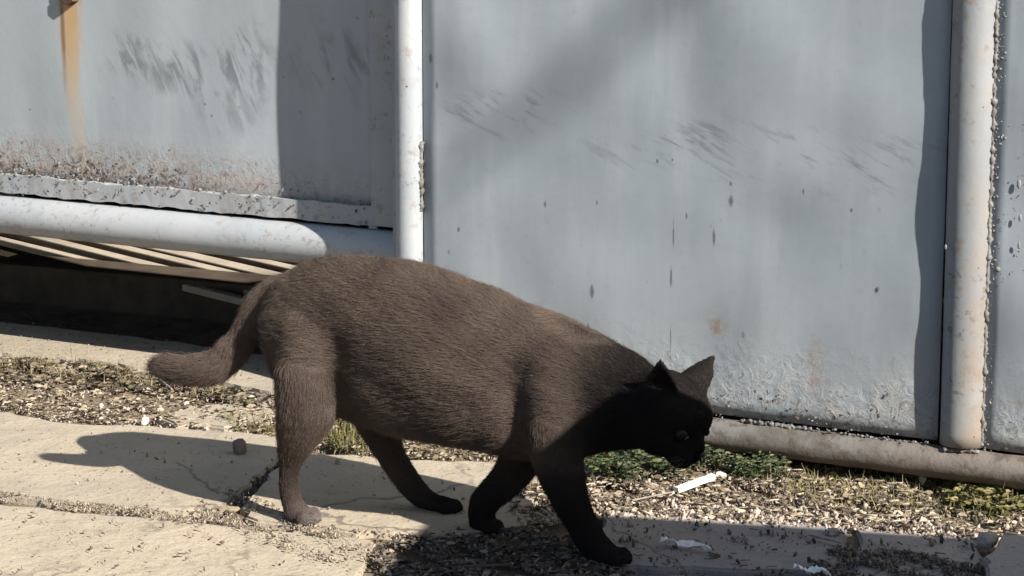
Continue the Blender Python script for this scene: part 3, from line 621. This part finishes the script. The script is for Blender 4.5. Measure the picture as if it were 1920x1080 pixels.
def stick(px0, px1, w, h, label, mat, name, cat, z=.004, z1=None, taper=.8):
    a, b = G(*px0, z), G(*px1, z if z1 is None else z1); d = b - a; L = d.length; N = 9
    bm = bmesh.new(); rings = []
    for i in range(N):
        t = i/(N-1); ww = w * (1 - (1 - taper) * t) * random.uniform(.92, 1.06); hh = h * (1 - (1 - taper)*t)
        y0 = random.gauss(0, w*.05); rings.append([bm.verts.new((t*L, y0 + y*ww/2, zz*hh/2)) for y, zz in ((-1, -.7), (-.7, 1), (.7, 1), (1, -.7))])
    for i in range(N-1):
        for j in range(4): bm.faces.new((rings[i][j], rings[i][(j+1) % 4], rings[i+1][(j+1) % 4], rings[i+1][j]))
    bm.faces.new(rings[0]); bm.faces.new(rings[-1][::-1])
    o = link(name, from_bm(name, bm), mat); o.matrix_world = Matrix.Translation(a) @ d.to_track_quat('X', 'Z').to_matrix().to_4x4()
    return tag(o, label, cat)
stick((1268, 919), (1338, 893), .0105, .007, "short bright white stick lying on gravel just under the cat's chin", M_WHITE, "white_stick", "stick", .006, .012, .95)
stick((1185, 938), (1262, 922), .0025, .002, "thin dark twig at the lower end of the white stick", M_TWIG, "twig", "twig", .004)
stick((1518, 1003), (1578, 1018), .004, .003, "grey twig on the shaded slab beside the mortar lump", M_TWIG, "twig", "twig", .004)
stick((870, 1062), (960, 1058), .003, .003, "thin dark twig in the dark debris behind the near front paw", M_DARKWOOD, "twig", "twig", .004)
stick((300, 712), (322, 730), .004, .003, "pale straw stalk in the litter under the tail", M_LITTER if False else M_TWIG, "stalk", "twig", .006)
def scrap(px0, px1, w, label, seed):
    r = np.random.default_rng(seed); a, b = G(*px0, .004), G(*px1, .004); d = b - a; L = d.length; nx, ny = 16, 4; V, Fq = [], []
    for i in range(nx):
        t = i/(nx-1); ww = w * (.55 + .45*math.sin(math.pi*min(1, t*1.1+.15))) * r.uniform(.75, 1.15)
        for j in range(ny): V.append((t*L, (j/(ny-1)-.5)*ww, .003*math.sin(t*9+j) + r.normal(0, .0012) + .002))
    for i in range(nx-1):
        for j in range(ny-1): k = i*ny+j; Fq.append((k, k+1, k+ny+1, k+ny))
    o = link("paper_scrap", mesh_py("paper_scrap", V, Fq, False), M_PAPER); md = o.modifiers.new("thickness", 'SOLIDIFY'); md.thickness = .0008
    o.matrix_world = Matrix.Translation(a) @ d.to_track_quat('X', 'Z').to_matrix().to_4x4(); return tag(o, label, "scrap")
scrap((1240, 1015), (1332, 1030), .011, "crumpled strip of white paper on the shaded slab right of the near front paw", 3)
scrap((1490, 1067), (1556, 1077), .010, "small torn white paper strip at the bottom edge of the shaded slab", 4)

# ------------------------------------------------------------------ the cat
CA = rad(25); CF = Vector((math.cos(CA), -math.sin(CA), 0)); CL = Vector((-math.sin(CA), -math.cos(CA), 0)); CW = -2.533
def cpt(x, y, w=0.0): return plane_hit(x, y, CL * (CW + w), CL)
parts_V, parts_F, voff = [], [], 0
def addmesh(V, Ff):
    global voff
    parts_V.append(np.asarray(V, float)); parts_F.extend([tuple(i + voff for i in dict.fromkeys(f)) for f in Ff]); voff += len(V)
flow_pts, flow_dir, flow_len, flow_tone = [], [], [], []
def add_flow(pts, ln, tone, rev=False):
    P = np.array([tuple(p) for p in pts]); d = np.gradient(P, axis=0); d /= np.linalg.norm(d, axis=1)[:, None] + 1e-9
    if rev: d = -d
    for i in range(len(P)):
        flow_pts.append(P[i]); flow_dir.append(d[i]); flow_len.append(ln[i] if hasattr(ln, '__len__') else ln); flow_tone.append(tone[i] if hasattr(tone, '__len__') else tone)
def catmull(P, n):
    P = [np.array(p, float) for p in P]; P = [2*P[0]-P[1]] + P + [2*P[-1]-P[-2]]; out = []
    for i in range(1, len(P)-2):
        for t in np.linspace(0, 1, n, endpoint=False):
            a, b, c, d = P[i-1:i+3]; out.append(.5*((2*b) + (c-a)*t + (2*a-5*b+4*c-d)*t*t + (3*b-a-3*c+d)*t**3))
    out.append(P[-2]); return np.array(out)
def limb(joints, ln, tone, flat=1.0, n=7):
    """joints: (px, py, lateral offset, radius px) -> tapered tube of overlapping spheres along a spline"""
    J = []
    for (x, y, w, r) in joints:
        p = cpt(x, y, w); J.append((p.x, p.y, p.z, r / 1690.0))
    S = catmull(J, n); V, Ff = ico(2)
    for s in S:
        v = V * s[3]; addmesh(v + s[:3], Ff)
    tones = np.interp(np.linspace(0, 1, len(S)), np.linspace(0, 1, len(tone)), tone) if hasattr(tone, '__len__') else tone
    lns = np.interp(np.linspace(0, 1, len(S)), np.linspace(0, 1, len(ln)), ln) if hasattr(ln, '__len__') else ln
    add_flow(S[:, :3], lns, tones); return S
ST = [(514, 560, 630, .026), (526, 528, 680, .044), (552, 500, 730, .060), (602, 483, 762, .070), (650, 482, 776, .069), (700, 484, 796, .074), (760, 493, 811, .082), (830, 513, 822, .089), (890, 537, 832, .089),
      (940, 559, 842, .083), (985, 574, 852, .077), (1050, 594, 856, .070), (1100, 616, 850, .062), (1150, 644, 840, .055), (1195, 673, 834, .048), (1230, 700, 830, .042)]
S2 = catmull([(a, b, c, d*1000) for a, b, c, d in ST], 4); seg = 28; V = []
for (x, yt, ybm, hw) in S2:
    t, b = cpt(x, yt), cpt(x, ybm); c = (t + b) * .5; hz = (t.z - b.z) * .5; hw /= 1000
    for j in range(seg):
        th = 2*math.pi*j/seg; cy, sz = math.cos(th), math.sin(th); e = .88
        lat = math.copysign(abs(cy)**e, cy) * hw * (1 - .16*max(0, sz)); zz = math.copysign(abs(sz)**e, sz) * hz
        V.append(tuple(t.lerp(b, .5 - .5*zz/hz) + CL * lat - CL * 0))
Ff = []
ns = len(S2)
for i in range(ns-1):
    for j in range(seg): Ff.append((i*seg+j, i*seg+(j+1) % seg, (i+1)*seg+(j+1) % seg, (i+1)*seg+j))
c0 = len(V); V.append(tuple(np.mean(V[:seg], axis=0))); V.append(tuple(np.mean(V[(ns-1)*seg:ns*seg], axis=0)))
for j in range(seg): Ff.append((c0, (j+1) % seg, j)); Ff.append((c0+1, (ns-1)*seg+j, (ns-1)*seg+(j+1) % seg))
addmesh(V, Ff)
for k in range(3):       # hair lies from neck to rump; shade painted into the neck tone
    row = [cpt(x, yt + (ybm - yt)*(.12 + .38*k), .0) for (x, yt, ybm, hw) in S2[::-1]]
    for s in (-1, 1): add_flow([p + CL * (s*.06) for p in row], [.007]*20 + [.0095]*60, np.interp(np.arange(len(row)), [0, 6, 14, 24, 60], [1.0, .75, .25, .0, .0]))
# near hind leg
limb([(582, 590, .026, 58), (576, 650, .048, 62), (570, 715, .062, 62), (569, 775, .064, 57), (554, 828, .06, 40), (543, 868, .058, 25), (541, 905, .058, 22), (547, 938, .058, 22), (557, 958, .06, 21)], [.007, .007, .006, .0045, .003], [0, .03, .1, .35, .55, .45, .1])
limb([(600, 650, .035, 34), (610, 720, .052, 32), (610, 765, .058, 30), (588, 808, .058, 28)], .006, .12)
# far hind leg, reaching forward
limb([(610, 620, -.05, 55), (680, 720, -.055, 58), (708, 795, -.055, 42), (733, 852, -.055, 31), (764, 900, -.055, 27), (790, 930, -.055, 23), (812, 944, -.055, 20)], [.01, .008, .005, .004], [.1, .2, .5, .7])
# near front leg
limb([(1056, 660, .018, 56), (1040, 720, .038, 60), (1028, 790, .052, 56), (1045, 860, .056, 50), (1065, 925, .056, 39), (1088, 975, .056, 31), (1110, 1015, .056, 29), (1128, 1034, .056, 27)], [.009, .008, .006, .004], [.2, .3, .6, .85, .9])
# far front leg, pushing off
limb([(1000, 760, -.04, 62), (980, 845, -.035, 47), (962, 885, -.03, 39), (932, 916, -.02, 33), (908, 940, -.014, 29), (903, 962, -.01, 27), (905, 980, -.01, 26)], [.009, .006, .004], [.25, .5, .75, .9])
# tail
limb([(520, 540, 0, 32), (490, 572, .005, 33), (464, 614, .01, 33), (438, 656, .018, 34), (402, 688, .026, 34), (355, 694, .032, 33), (316, 688, .038, 32), (302, 686, .04, 27)], [.007, .009, .012], [.0, .0, .05, -.1], n=6)
def paw(px, py, w, fx, size, lift=0.0):
    """rounded paw with four toes; fx turns it"""
    c = cpt(px, py, w); f = (CF + CL * fx).normalized(); s = f.cross(Vector((0, 0, 1))); V, Ff = ico(2)
    def el(off, r): addmesh(np.array([tuple(c + f*(off[0] + v[0]*r[0]) + s*(off[1] + v[1]*r[1]) + Vector((0, 0, off[2] + v[2]*r[2]))) for v in V]), Ff)
    el((0, 0, 0), (.019*size, .0155*size, .0105*size))
    for i, (dx, dy) in enumerate(((.0135, -.0125), (.0205, -.0045), (.0205, .0045), (.0135, .0125))): el((dx*size, dy*size, -.0015), (.0088*size, .0054*size, .0084*size))
    add_flow([c + f*(k*.01) for k in (-1, 0, 1, 2)], .0028, [-.15, -.4, -.5, -.5] if py > 955 and px < 700 else .85)  # near hind paw paler: its sunlit brightness put into the tone
paw(560, 963, .06, .1, 1.05); paw(825, 946, -.055, .05, 1.0); paw(1137, 1039, .056, .15, 1.08); paw(906, 984, -.01, .2, .95)
# head
HC = cpt(1246, 768, .012); HS = 1.1
HF = Vector((.68, -.50, -.535)).normalized(); HA = Vector((0, 0, 1)).cross(HF).normalized() * -1
HU = HA.cross(HF).normalized()
if HU.z < 0: HU = -HU
roll = rad(5); HA, HU = (HA*math.cos(roll) + HU*math.sin(roll)).normalized(), (HU*math.cos(roll) - HA*math.sin(roll)).normalized()
def hp(a, f, u): return HC + (HA*a + HF*f + HU*u) * HS
def hell(a, f, u, ra, rf, ru, sub=3):
    V, Ff = ico(sub); c = hp(a, f, u); B_ = np.array([tuple(HA*ra*HS), tuple(HF*rf*HS), tuple(HU*ru*HS)]); addmesh(V @ B_ + np.array(tuple(c)), Ff)
hell(0, 0, 0, .044, .045, .040); hell(0, .020, .010, .034, .03, .027)         # skull, forehead
hell(0, .036, -.010, .017, .022, .017); hell(0, .038, -.004, .010, .024, .010)   # bridge of the nose
for s in (-1, 1):
    hell(s*.022, .016, -.014, .024, .026, .022); hell(s*.0100, .045, -.018, .0145, .014, .0125)   # cheeks, whisker pads
hell(0, .040, -.028, .015, .016, .011); hell(0, .056, -.008, .0055, .004, .0045)        # chin, nose tip
hell(0, -.03, -.02, .045, .045, .042)                                           # nape
for s in (-1, 1):
    for (aa, fu) in ((.020, 0),):
        pass
ear_pts = []
for s in (-1, 1):          # ears: hollow triangular shells
    bc = hp(s*.029, .000, .022); tipd = ((HU*.74 + HA*(s*.66) - HF*.22) if s*HA.y > 0 else (HU*.93 + HA*(s*.46) - HF*.36)).normalized(); sd = (HF*.9 - HA*(s*.42)).normalized(); sd = (sd - tipd*sd.dot(tipd)).normalized()
    nf = tipd.cross(sd); nf = nf if nf.dot(HA)*s > 0 else -nf
    H_, Wd = (.050, .0245) if s*HA.y > 0 else (.050, .0205); rows, cols = 9, 9; Vf, Vb = [], []
    for i in range(rows):
        t = i/(rows-1); hw = Wd*(1 - t**1.5) + .0015; 
        for j in range(cols):
            q = -1 + 2*j/(cols-1); cup = .012*(1 - t)*(1 - q*q); p = bc + tipd*(t*H_) + sd*(q*hw) - nf*cup
            Vf.append(tuple(p + nf*.0024)); Vb.append(tuple(p - nf*.0024))
    nV = rows*cols; Ff = []
    for i in range(rows-1):
        for j in range(cols-1):
            k = i*cols+j; Ff.append((k, k+1, k+cols+1, k+cols)); Ff.append((nV+k, nV+k+cols, nV+k+cols+1, nV+k+1))
    rim = [j for j in range(cols)] + [i*cols+cols-1 for i in range(1, rows)] + [(rows-1)*cols+j for j in range(cols-2, -1, -1)] + [i*cols for i in range(rows-2, 0, -1)]
    for a, b in zip(rim, rim[1:]+rim[:1]): Ff.append((a, a+nV, b+nV, b))
    addmesh(np.array(Vf+Vb), Ff); ear_pts.append((np.array(tuple(bc + tipd*.03)), .032)); add_flow([bc + tipd*(H_*k/4) for k in range(1, 5)], .003, .85)
add_flow([hp(0, .06, -.01), hp(0, .04, .012), hp(0, .02, .035), hp(0, -.02, .042)], [.0025, .003, .0045, .007], [1, .9, .8, .6])
for s in (-1, 1): add_flow([hp(s*.012, .055, -.016), hp(s*.03, .03, -.012), hp(s*.046, .0, -.012), hp(s*.05, -.03, -.02)], [.0025, .003, .006, .009], [1, .95, .85, .6])
add_flow([hp(0, .05, -.035), hp(0, .02, -.038), hp(0, -.02, -.045)], [.003, .006, .009], [1, .9, .7])
me0 = bpy.data.meshes.new("cat_rough"); me0.from_pydata([tuple(v) for v in np.vstack(parts_V)], [], parts_F); me0.update()
bmx = bmesh.new(); bmx.from_mesh(me0); bmesh.ops.recalc_face_normals(bmx, faces=bmx.faces); bmx.to_mesh(me0); bmx.free()
tmp = bpy.data.objects.new("cat_rough", me0); COL.objects.link(tmp)
rm = tmp.modifiers.new("remesh", 'REMESH'); rm.mode = 'VOXEL'; rm.voxel_size = .003
dg = bpy.context.evaluated_depsgraph_get(); ev = tmp.evaluated_get(dg); cat_me = bpy.data.meshes.new_from_object(ev)
bpy.data.objects.remove(tmp); bpy.data.meshes.remove(me0)
nv = len(cat_me.vertices); co = np.empty(nv*3, np.float32); cat_me.vertices.foreach_get('co', co); co = co.reshape(-1, 3).astype(float)
ed = np.empty(len(cat_me.edges)*2, np.int32); cat_me.edges.foreach_get('vertices', ed); ed = ed.reshape(-1, 2)
deg = np.bincount(ed.ravel(), minlength=nv).astype(float)[:, None]
# keep ears, face and paws crisp; smooth the trunk and thighs more
wgt = np.ones(nv)
for c, r in ear_pts: wgt = np.minimum(wgt, np.clip(np.linalg.norm(co - c, axis=1)/r - .55, .12, 1))
wgt = np.minimum(wgt, np.clip((np.linalg.norm(co - np.array(tuple(hp(0, .045, -.012))), axis=1) - .03)/.03, .3, 1)); wgt = np.minimum(wgt, np.clip((co[:, 2] - .014)/.05, .05, 1))
for it in range(44):
    acc = np.zeros_like(co); np.add.at(acc, ed[:, 0], co[ed[:, 1]]); np.add.at(acc, ed[:, 1], co[ed[:, 0]])
    co += (acc/deg - co) * (wgt[:, None] * .55)
cat_me.vertices.foreach_set('co', co.astype(np.float32).ravel()); cat_me.update()
# loose skin, muscle creases behind the shoulder and before the thigh, faint spine and rib relief
nr = np.empty(nv*3, np.float32); cat_me.vertices.foreach_get('normal', nr); nr = nr.reshape(-1, 3).astype(float)
def crease(pts, w, sig, amp):
    P = catmull([tuple(cpt(x, y, w)) for x, y in pts], 8); d2 = ((co[:, None, :] - P[None]) ** 2).sum(-1).min(1); return amp*np.exp(-d2/(2*sig*sig))
dis = -crease([(634, 640), (642, 700), (652, 760), (664, 800)], .062, .016, .009) - crease([(960, 700), (968, 760), (982, 825)], .07, .014, .009) - crease([(1075, 700), (1095, 760), (1090, 810)], .055, .013, .004)
dis += crease([(1040, 640), (1010, 690), (1000, 740)], .06, .018, .003) - crease([(545, 640), (530, 720)], .06, .015, .003)
uu = co @ np.array(tuple(CF)); bod = np.clip((co[:, 2] - .10)/.06, 0, 1)
dis += bod*(.0009*np.sin(uu*38 + 3*np.sin(co[:, 2]*29)) + .0009*np.sin(uu*23 - co[:, 2]*58 + 2*np.sin(uu*31) + 1) + .0005*np.sin(uu*77 + co[:, 2]*104 + 2*np.sin(co[:, 2]*63)))
far_ear = np.ones(nv)
for c_, r_ in ear_pts: far_ear = np.minimum(far_ear, np.clip(np.linalg.norm(co - c_, axis=1)/r_ - 1, 0, 1))
co += nr * (dis*far_ear)[:, None]
for it in range(4):
    acc = np.zeros_like(co); np.add.at(acc, ed[:, 0], co[ed[:, 1]]); np.add.at(acc, ed[:, 1], co[ed[:, 0]]); co += (acc/deg - co) * (wgt[:, None] * .4)
cat_me.vertices.foreach_set('co', co.astype(np.float32).ravel()); cat_me.update()
cat_me.polygons.foreach_set('use_smooth', np.ones(len(cat_me.polygons), dtype=bool))
FUR_B, FUR_D = (.093, .070, .061), (.0095, .0080, .0078)
# tone of the coat at every vertex: brown trunk, dark points, painted shade on neck
FP, FD, FL, FT = np.array(flow_pts), np.array(flow_dir), np.array(flow_len), np.array(flow_tone, float)
def coat(P):
    """hair direction, length and tone at points P, from the nearest guide points"""
    D, Ln, T = np.empty_like(P), np.empty(len(P)), np.empty(len(P))
    for i in range(0, len(P), 8000):
        q = P[i:i+8000]; d2 = ((q[:, None, :] - FP[None]) ** 2).sum(-1); k = np.argpartition(d2, 6, axis=1)[:, :6]; w = 1/(np.take_along_axis(d2, k, 1) + 1e-5); w /= w.sum(1)[:, None]
        D[i:i+8000] = (FD[k]*w[..., None]).sum(1); Ln[i:i+8000] = (FL[k]*w).sum(1); T[i:i+8000] = (FT[k]*w).sum(1)
    return D, Ln, T
_, _, tv = coat(co)
at = cat_me.attributes.new('points', 'FLOAT', 'POINT'); at.data.foreach_set('value', tv.astype(np.float32))
k = NT("cat_skin"); pt = k.attr('points'); k.done(k.mix(pt, tuple(c*.7 for c in FUR_B), FUR_D), .9, k.bump(k.noise(260, 4, .7), .4, .002), 0, .1); M_SKIN = k.m
cat_me.materials.clear()
cat = link("cat", cat_me, M_SKIN); tag(cat, "brown short haired cat with dark head and legs walking right with its head lowered", "cat")
# fur strands
cat_me.calc_loop_triangles(); nt = len(cat_me.loop_triangles); ti = np.empty(nt*3, np.int32); cat_me.loop_triangles.foreach_get('vertices', ti); ti = ti.reshape(-1, 3)
nrm = np.empty(nv*3, np.float32); cat_me.vertices.foreach_get('normal', nrm); nrm = nrm.reshape(-1, 3).astype(float)
a, b, c = co[ti[:, 0]], co[ti[:, 1]], co[ti[:, 2]]; ar = np.linalg.norm(np.cross(b-a, c-a), axis=1); NF = 520000
tri = rng.choice(nt, NF, p=ar/ar.sum()); u1, u2 = rng.random(NF), rng.random(NF); s1 = np.sqrt(u1); w0, w1, w2 = 1-s1, s1*(1-u2), s1*u2
root = co[ti[tri, 0]]*w0[:, None] + co[ti[tri, 1]]*w1[:, None] + co[ti[tri, 2]]*w2[:, None]
nn = nrm[ti[tri, 0]]*w0[:, None] + nrm[ti[tri, 1]]*w1[:, None] + nrm[ti[tri, 2]]*w2[:, None]; nn /= np.linalg.norm(nn, axis=1)[:, None] + 1e-9
fd, fl, ft = coat(root); fd -= nn * (fd*nn).sum(1)[:, None]; fd /= np.linalg.norm(fd, axis=1)[:, None] + 1e-6
ph = .8*np.sin(root[:, 0]*83 + root[:, 2]*57 + 2*np.sin(root[:, 2]*31)) + .8*np.sin(root[:, 0]*47 - root[:, 2]*131 + 2*np.sin(root[:, 0]*39)) + np.sin(root[:, 0]*230 + root[:, 2]*310)*.6 + np.sin(root[:, 0]*410 - root[:, 2]*260)*.5
cl = np.sin(root[:, 0]*37 + 1)*np.sin(root[:, 2]*53) 
d0 = nn*(.22 + .03*ph)[:, None] + fd*.9 + rng.normal(0, .2, (NF, 3)) + np.array([0, 0, -.08]) + (np.cross(nn, fd) * (.10*ph)[:, None]); d0 /= np.linalg.norm(d0, axis=1)[:, None]
d1 = d0*.7 + fd*.55 - nn*.12 + np.array([0, 0, -.12]); d1 /= np.linalg.norm(d1, axis=1)[:, None]
ln = fl * rng.uniform(.6, 1.2, NF); gh = rng.random(NF) < .07; ln = np.where(gh & (fl > .005), ln*1.7, ln); d0 = d0 + nn*(gh*.35)[:, None]; d0 /= np.linalg.norm(d0, axis=1)[:, None]; pts = np.stack([root - nn*.0006, root + d0*(ln*.38)[:, None], root + d0*(ln*.38)[:, None] + d1*(ln*.34)[:, None], root + d0*(ln*.38)[:, None] + d1*(ln*.62)[:, None] - nn*(ln*.04)[:, None]], 1)
pts[:, :, 2] = np.maximum(pts[:, :, 2], .0006)
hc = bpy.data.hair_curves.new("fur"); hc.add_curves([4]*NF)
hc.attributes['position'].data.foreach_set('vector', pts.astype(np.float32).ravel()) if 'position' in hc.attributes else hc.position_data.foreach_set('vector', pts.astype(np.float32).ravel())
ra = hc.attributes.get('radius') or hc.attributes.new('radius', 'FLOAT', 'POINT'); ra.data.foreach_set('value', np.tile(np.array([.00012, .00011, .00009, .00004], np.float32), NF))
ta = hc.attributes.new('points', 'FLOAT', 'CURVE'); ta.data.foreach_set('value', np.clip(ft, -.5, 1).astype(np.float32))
va = hc.attributes.new('vary', 'FLOAT', 'CURVE'); va.data.foreach_set('value', np.clip(.42 + .09*ph + .16*cl + .22*np.maximum(nn[:, 2], -.3) + rng.normal(0, .07, NF), 0, 1).astype(np.float32))  # vary also lightens upward-facing fur, painting in light from above
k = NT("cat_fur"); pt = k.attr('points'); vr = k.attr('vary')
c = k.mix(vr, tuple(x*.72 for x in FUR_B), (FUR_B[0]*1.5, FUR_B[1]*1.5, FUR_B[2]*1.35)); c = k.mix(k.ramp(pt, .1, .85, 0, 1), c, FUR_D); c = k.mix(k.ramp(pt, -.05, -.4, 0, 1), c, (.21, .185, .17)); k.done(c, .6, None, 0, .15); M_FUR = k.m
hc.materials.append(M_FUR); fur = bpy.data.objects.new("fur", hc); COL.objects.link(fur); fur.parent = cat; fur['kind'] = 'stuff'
# eyes, nose, whiskers
M_EYE = NT("amber_eye").done((.014, .010, .006), .35, None, 0, .15); M_PUPIL = NT("black_pupil").done((.004, .004, .004), .05, None, 0, .6); M_NOSE = mat_flat("dark_nose_leather", (.03, .022, .022), (.02, .016, .016), 200, .4, .4, .0005)
def ball(name, c, r, mat, parent, sc=(1, 1, 1)):
    V, Ff = ico(3); B_ = np.array([tuple(HA*r*sc[0]), tuple(HF*r*sc[1]), tuple(HU*r*sc[2])]); return link(name, mesh_py(name, V @ B_ + np.array(tuple(c)), Ff), mat, parent)
for s in (-1, 1):
    e = ball("eye", hp(s*.0205, .0355, .002), .0088, M_EYE, cat); ball("pupil", hp(s*.0215, .0442, .0025), .0026, M_PUPIL, e, (.7, .9, 1.6))
ball("nose", hp(0, .0605, -.0085), .0048, M_NOSE, cat, (1.25, .6, .8))
Vw, Fw = [], []
for s in (-1, 1):
    for i in range(7):
        p0 = hp(s*.014, .052, -.016 - .0025*(i % 3)); d = (HA*s*.9 + HF*(.35 - .1*i) + HU*(.12 - .08*(i % 4))).normalized(); P = [p0 + d*(.055*t) - HU*(.012*t*t) for t in np.linspace(0, 1, 6)]
        v, f_ = tube_np([tuple(q) for q in P], np.linspace(.00022, .00006, 6), 4, False); Fw += [tuple(q + len(Vw) for q in ff) for ff in f_]; Vw += [tuple(q) for q in v]
w = link("whiskers", mesh_py("whiskers", Vw, Fw), NT("dark_whisker").done((.05, .045, .04), .4), cat); w['kind'] = 'stuff'
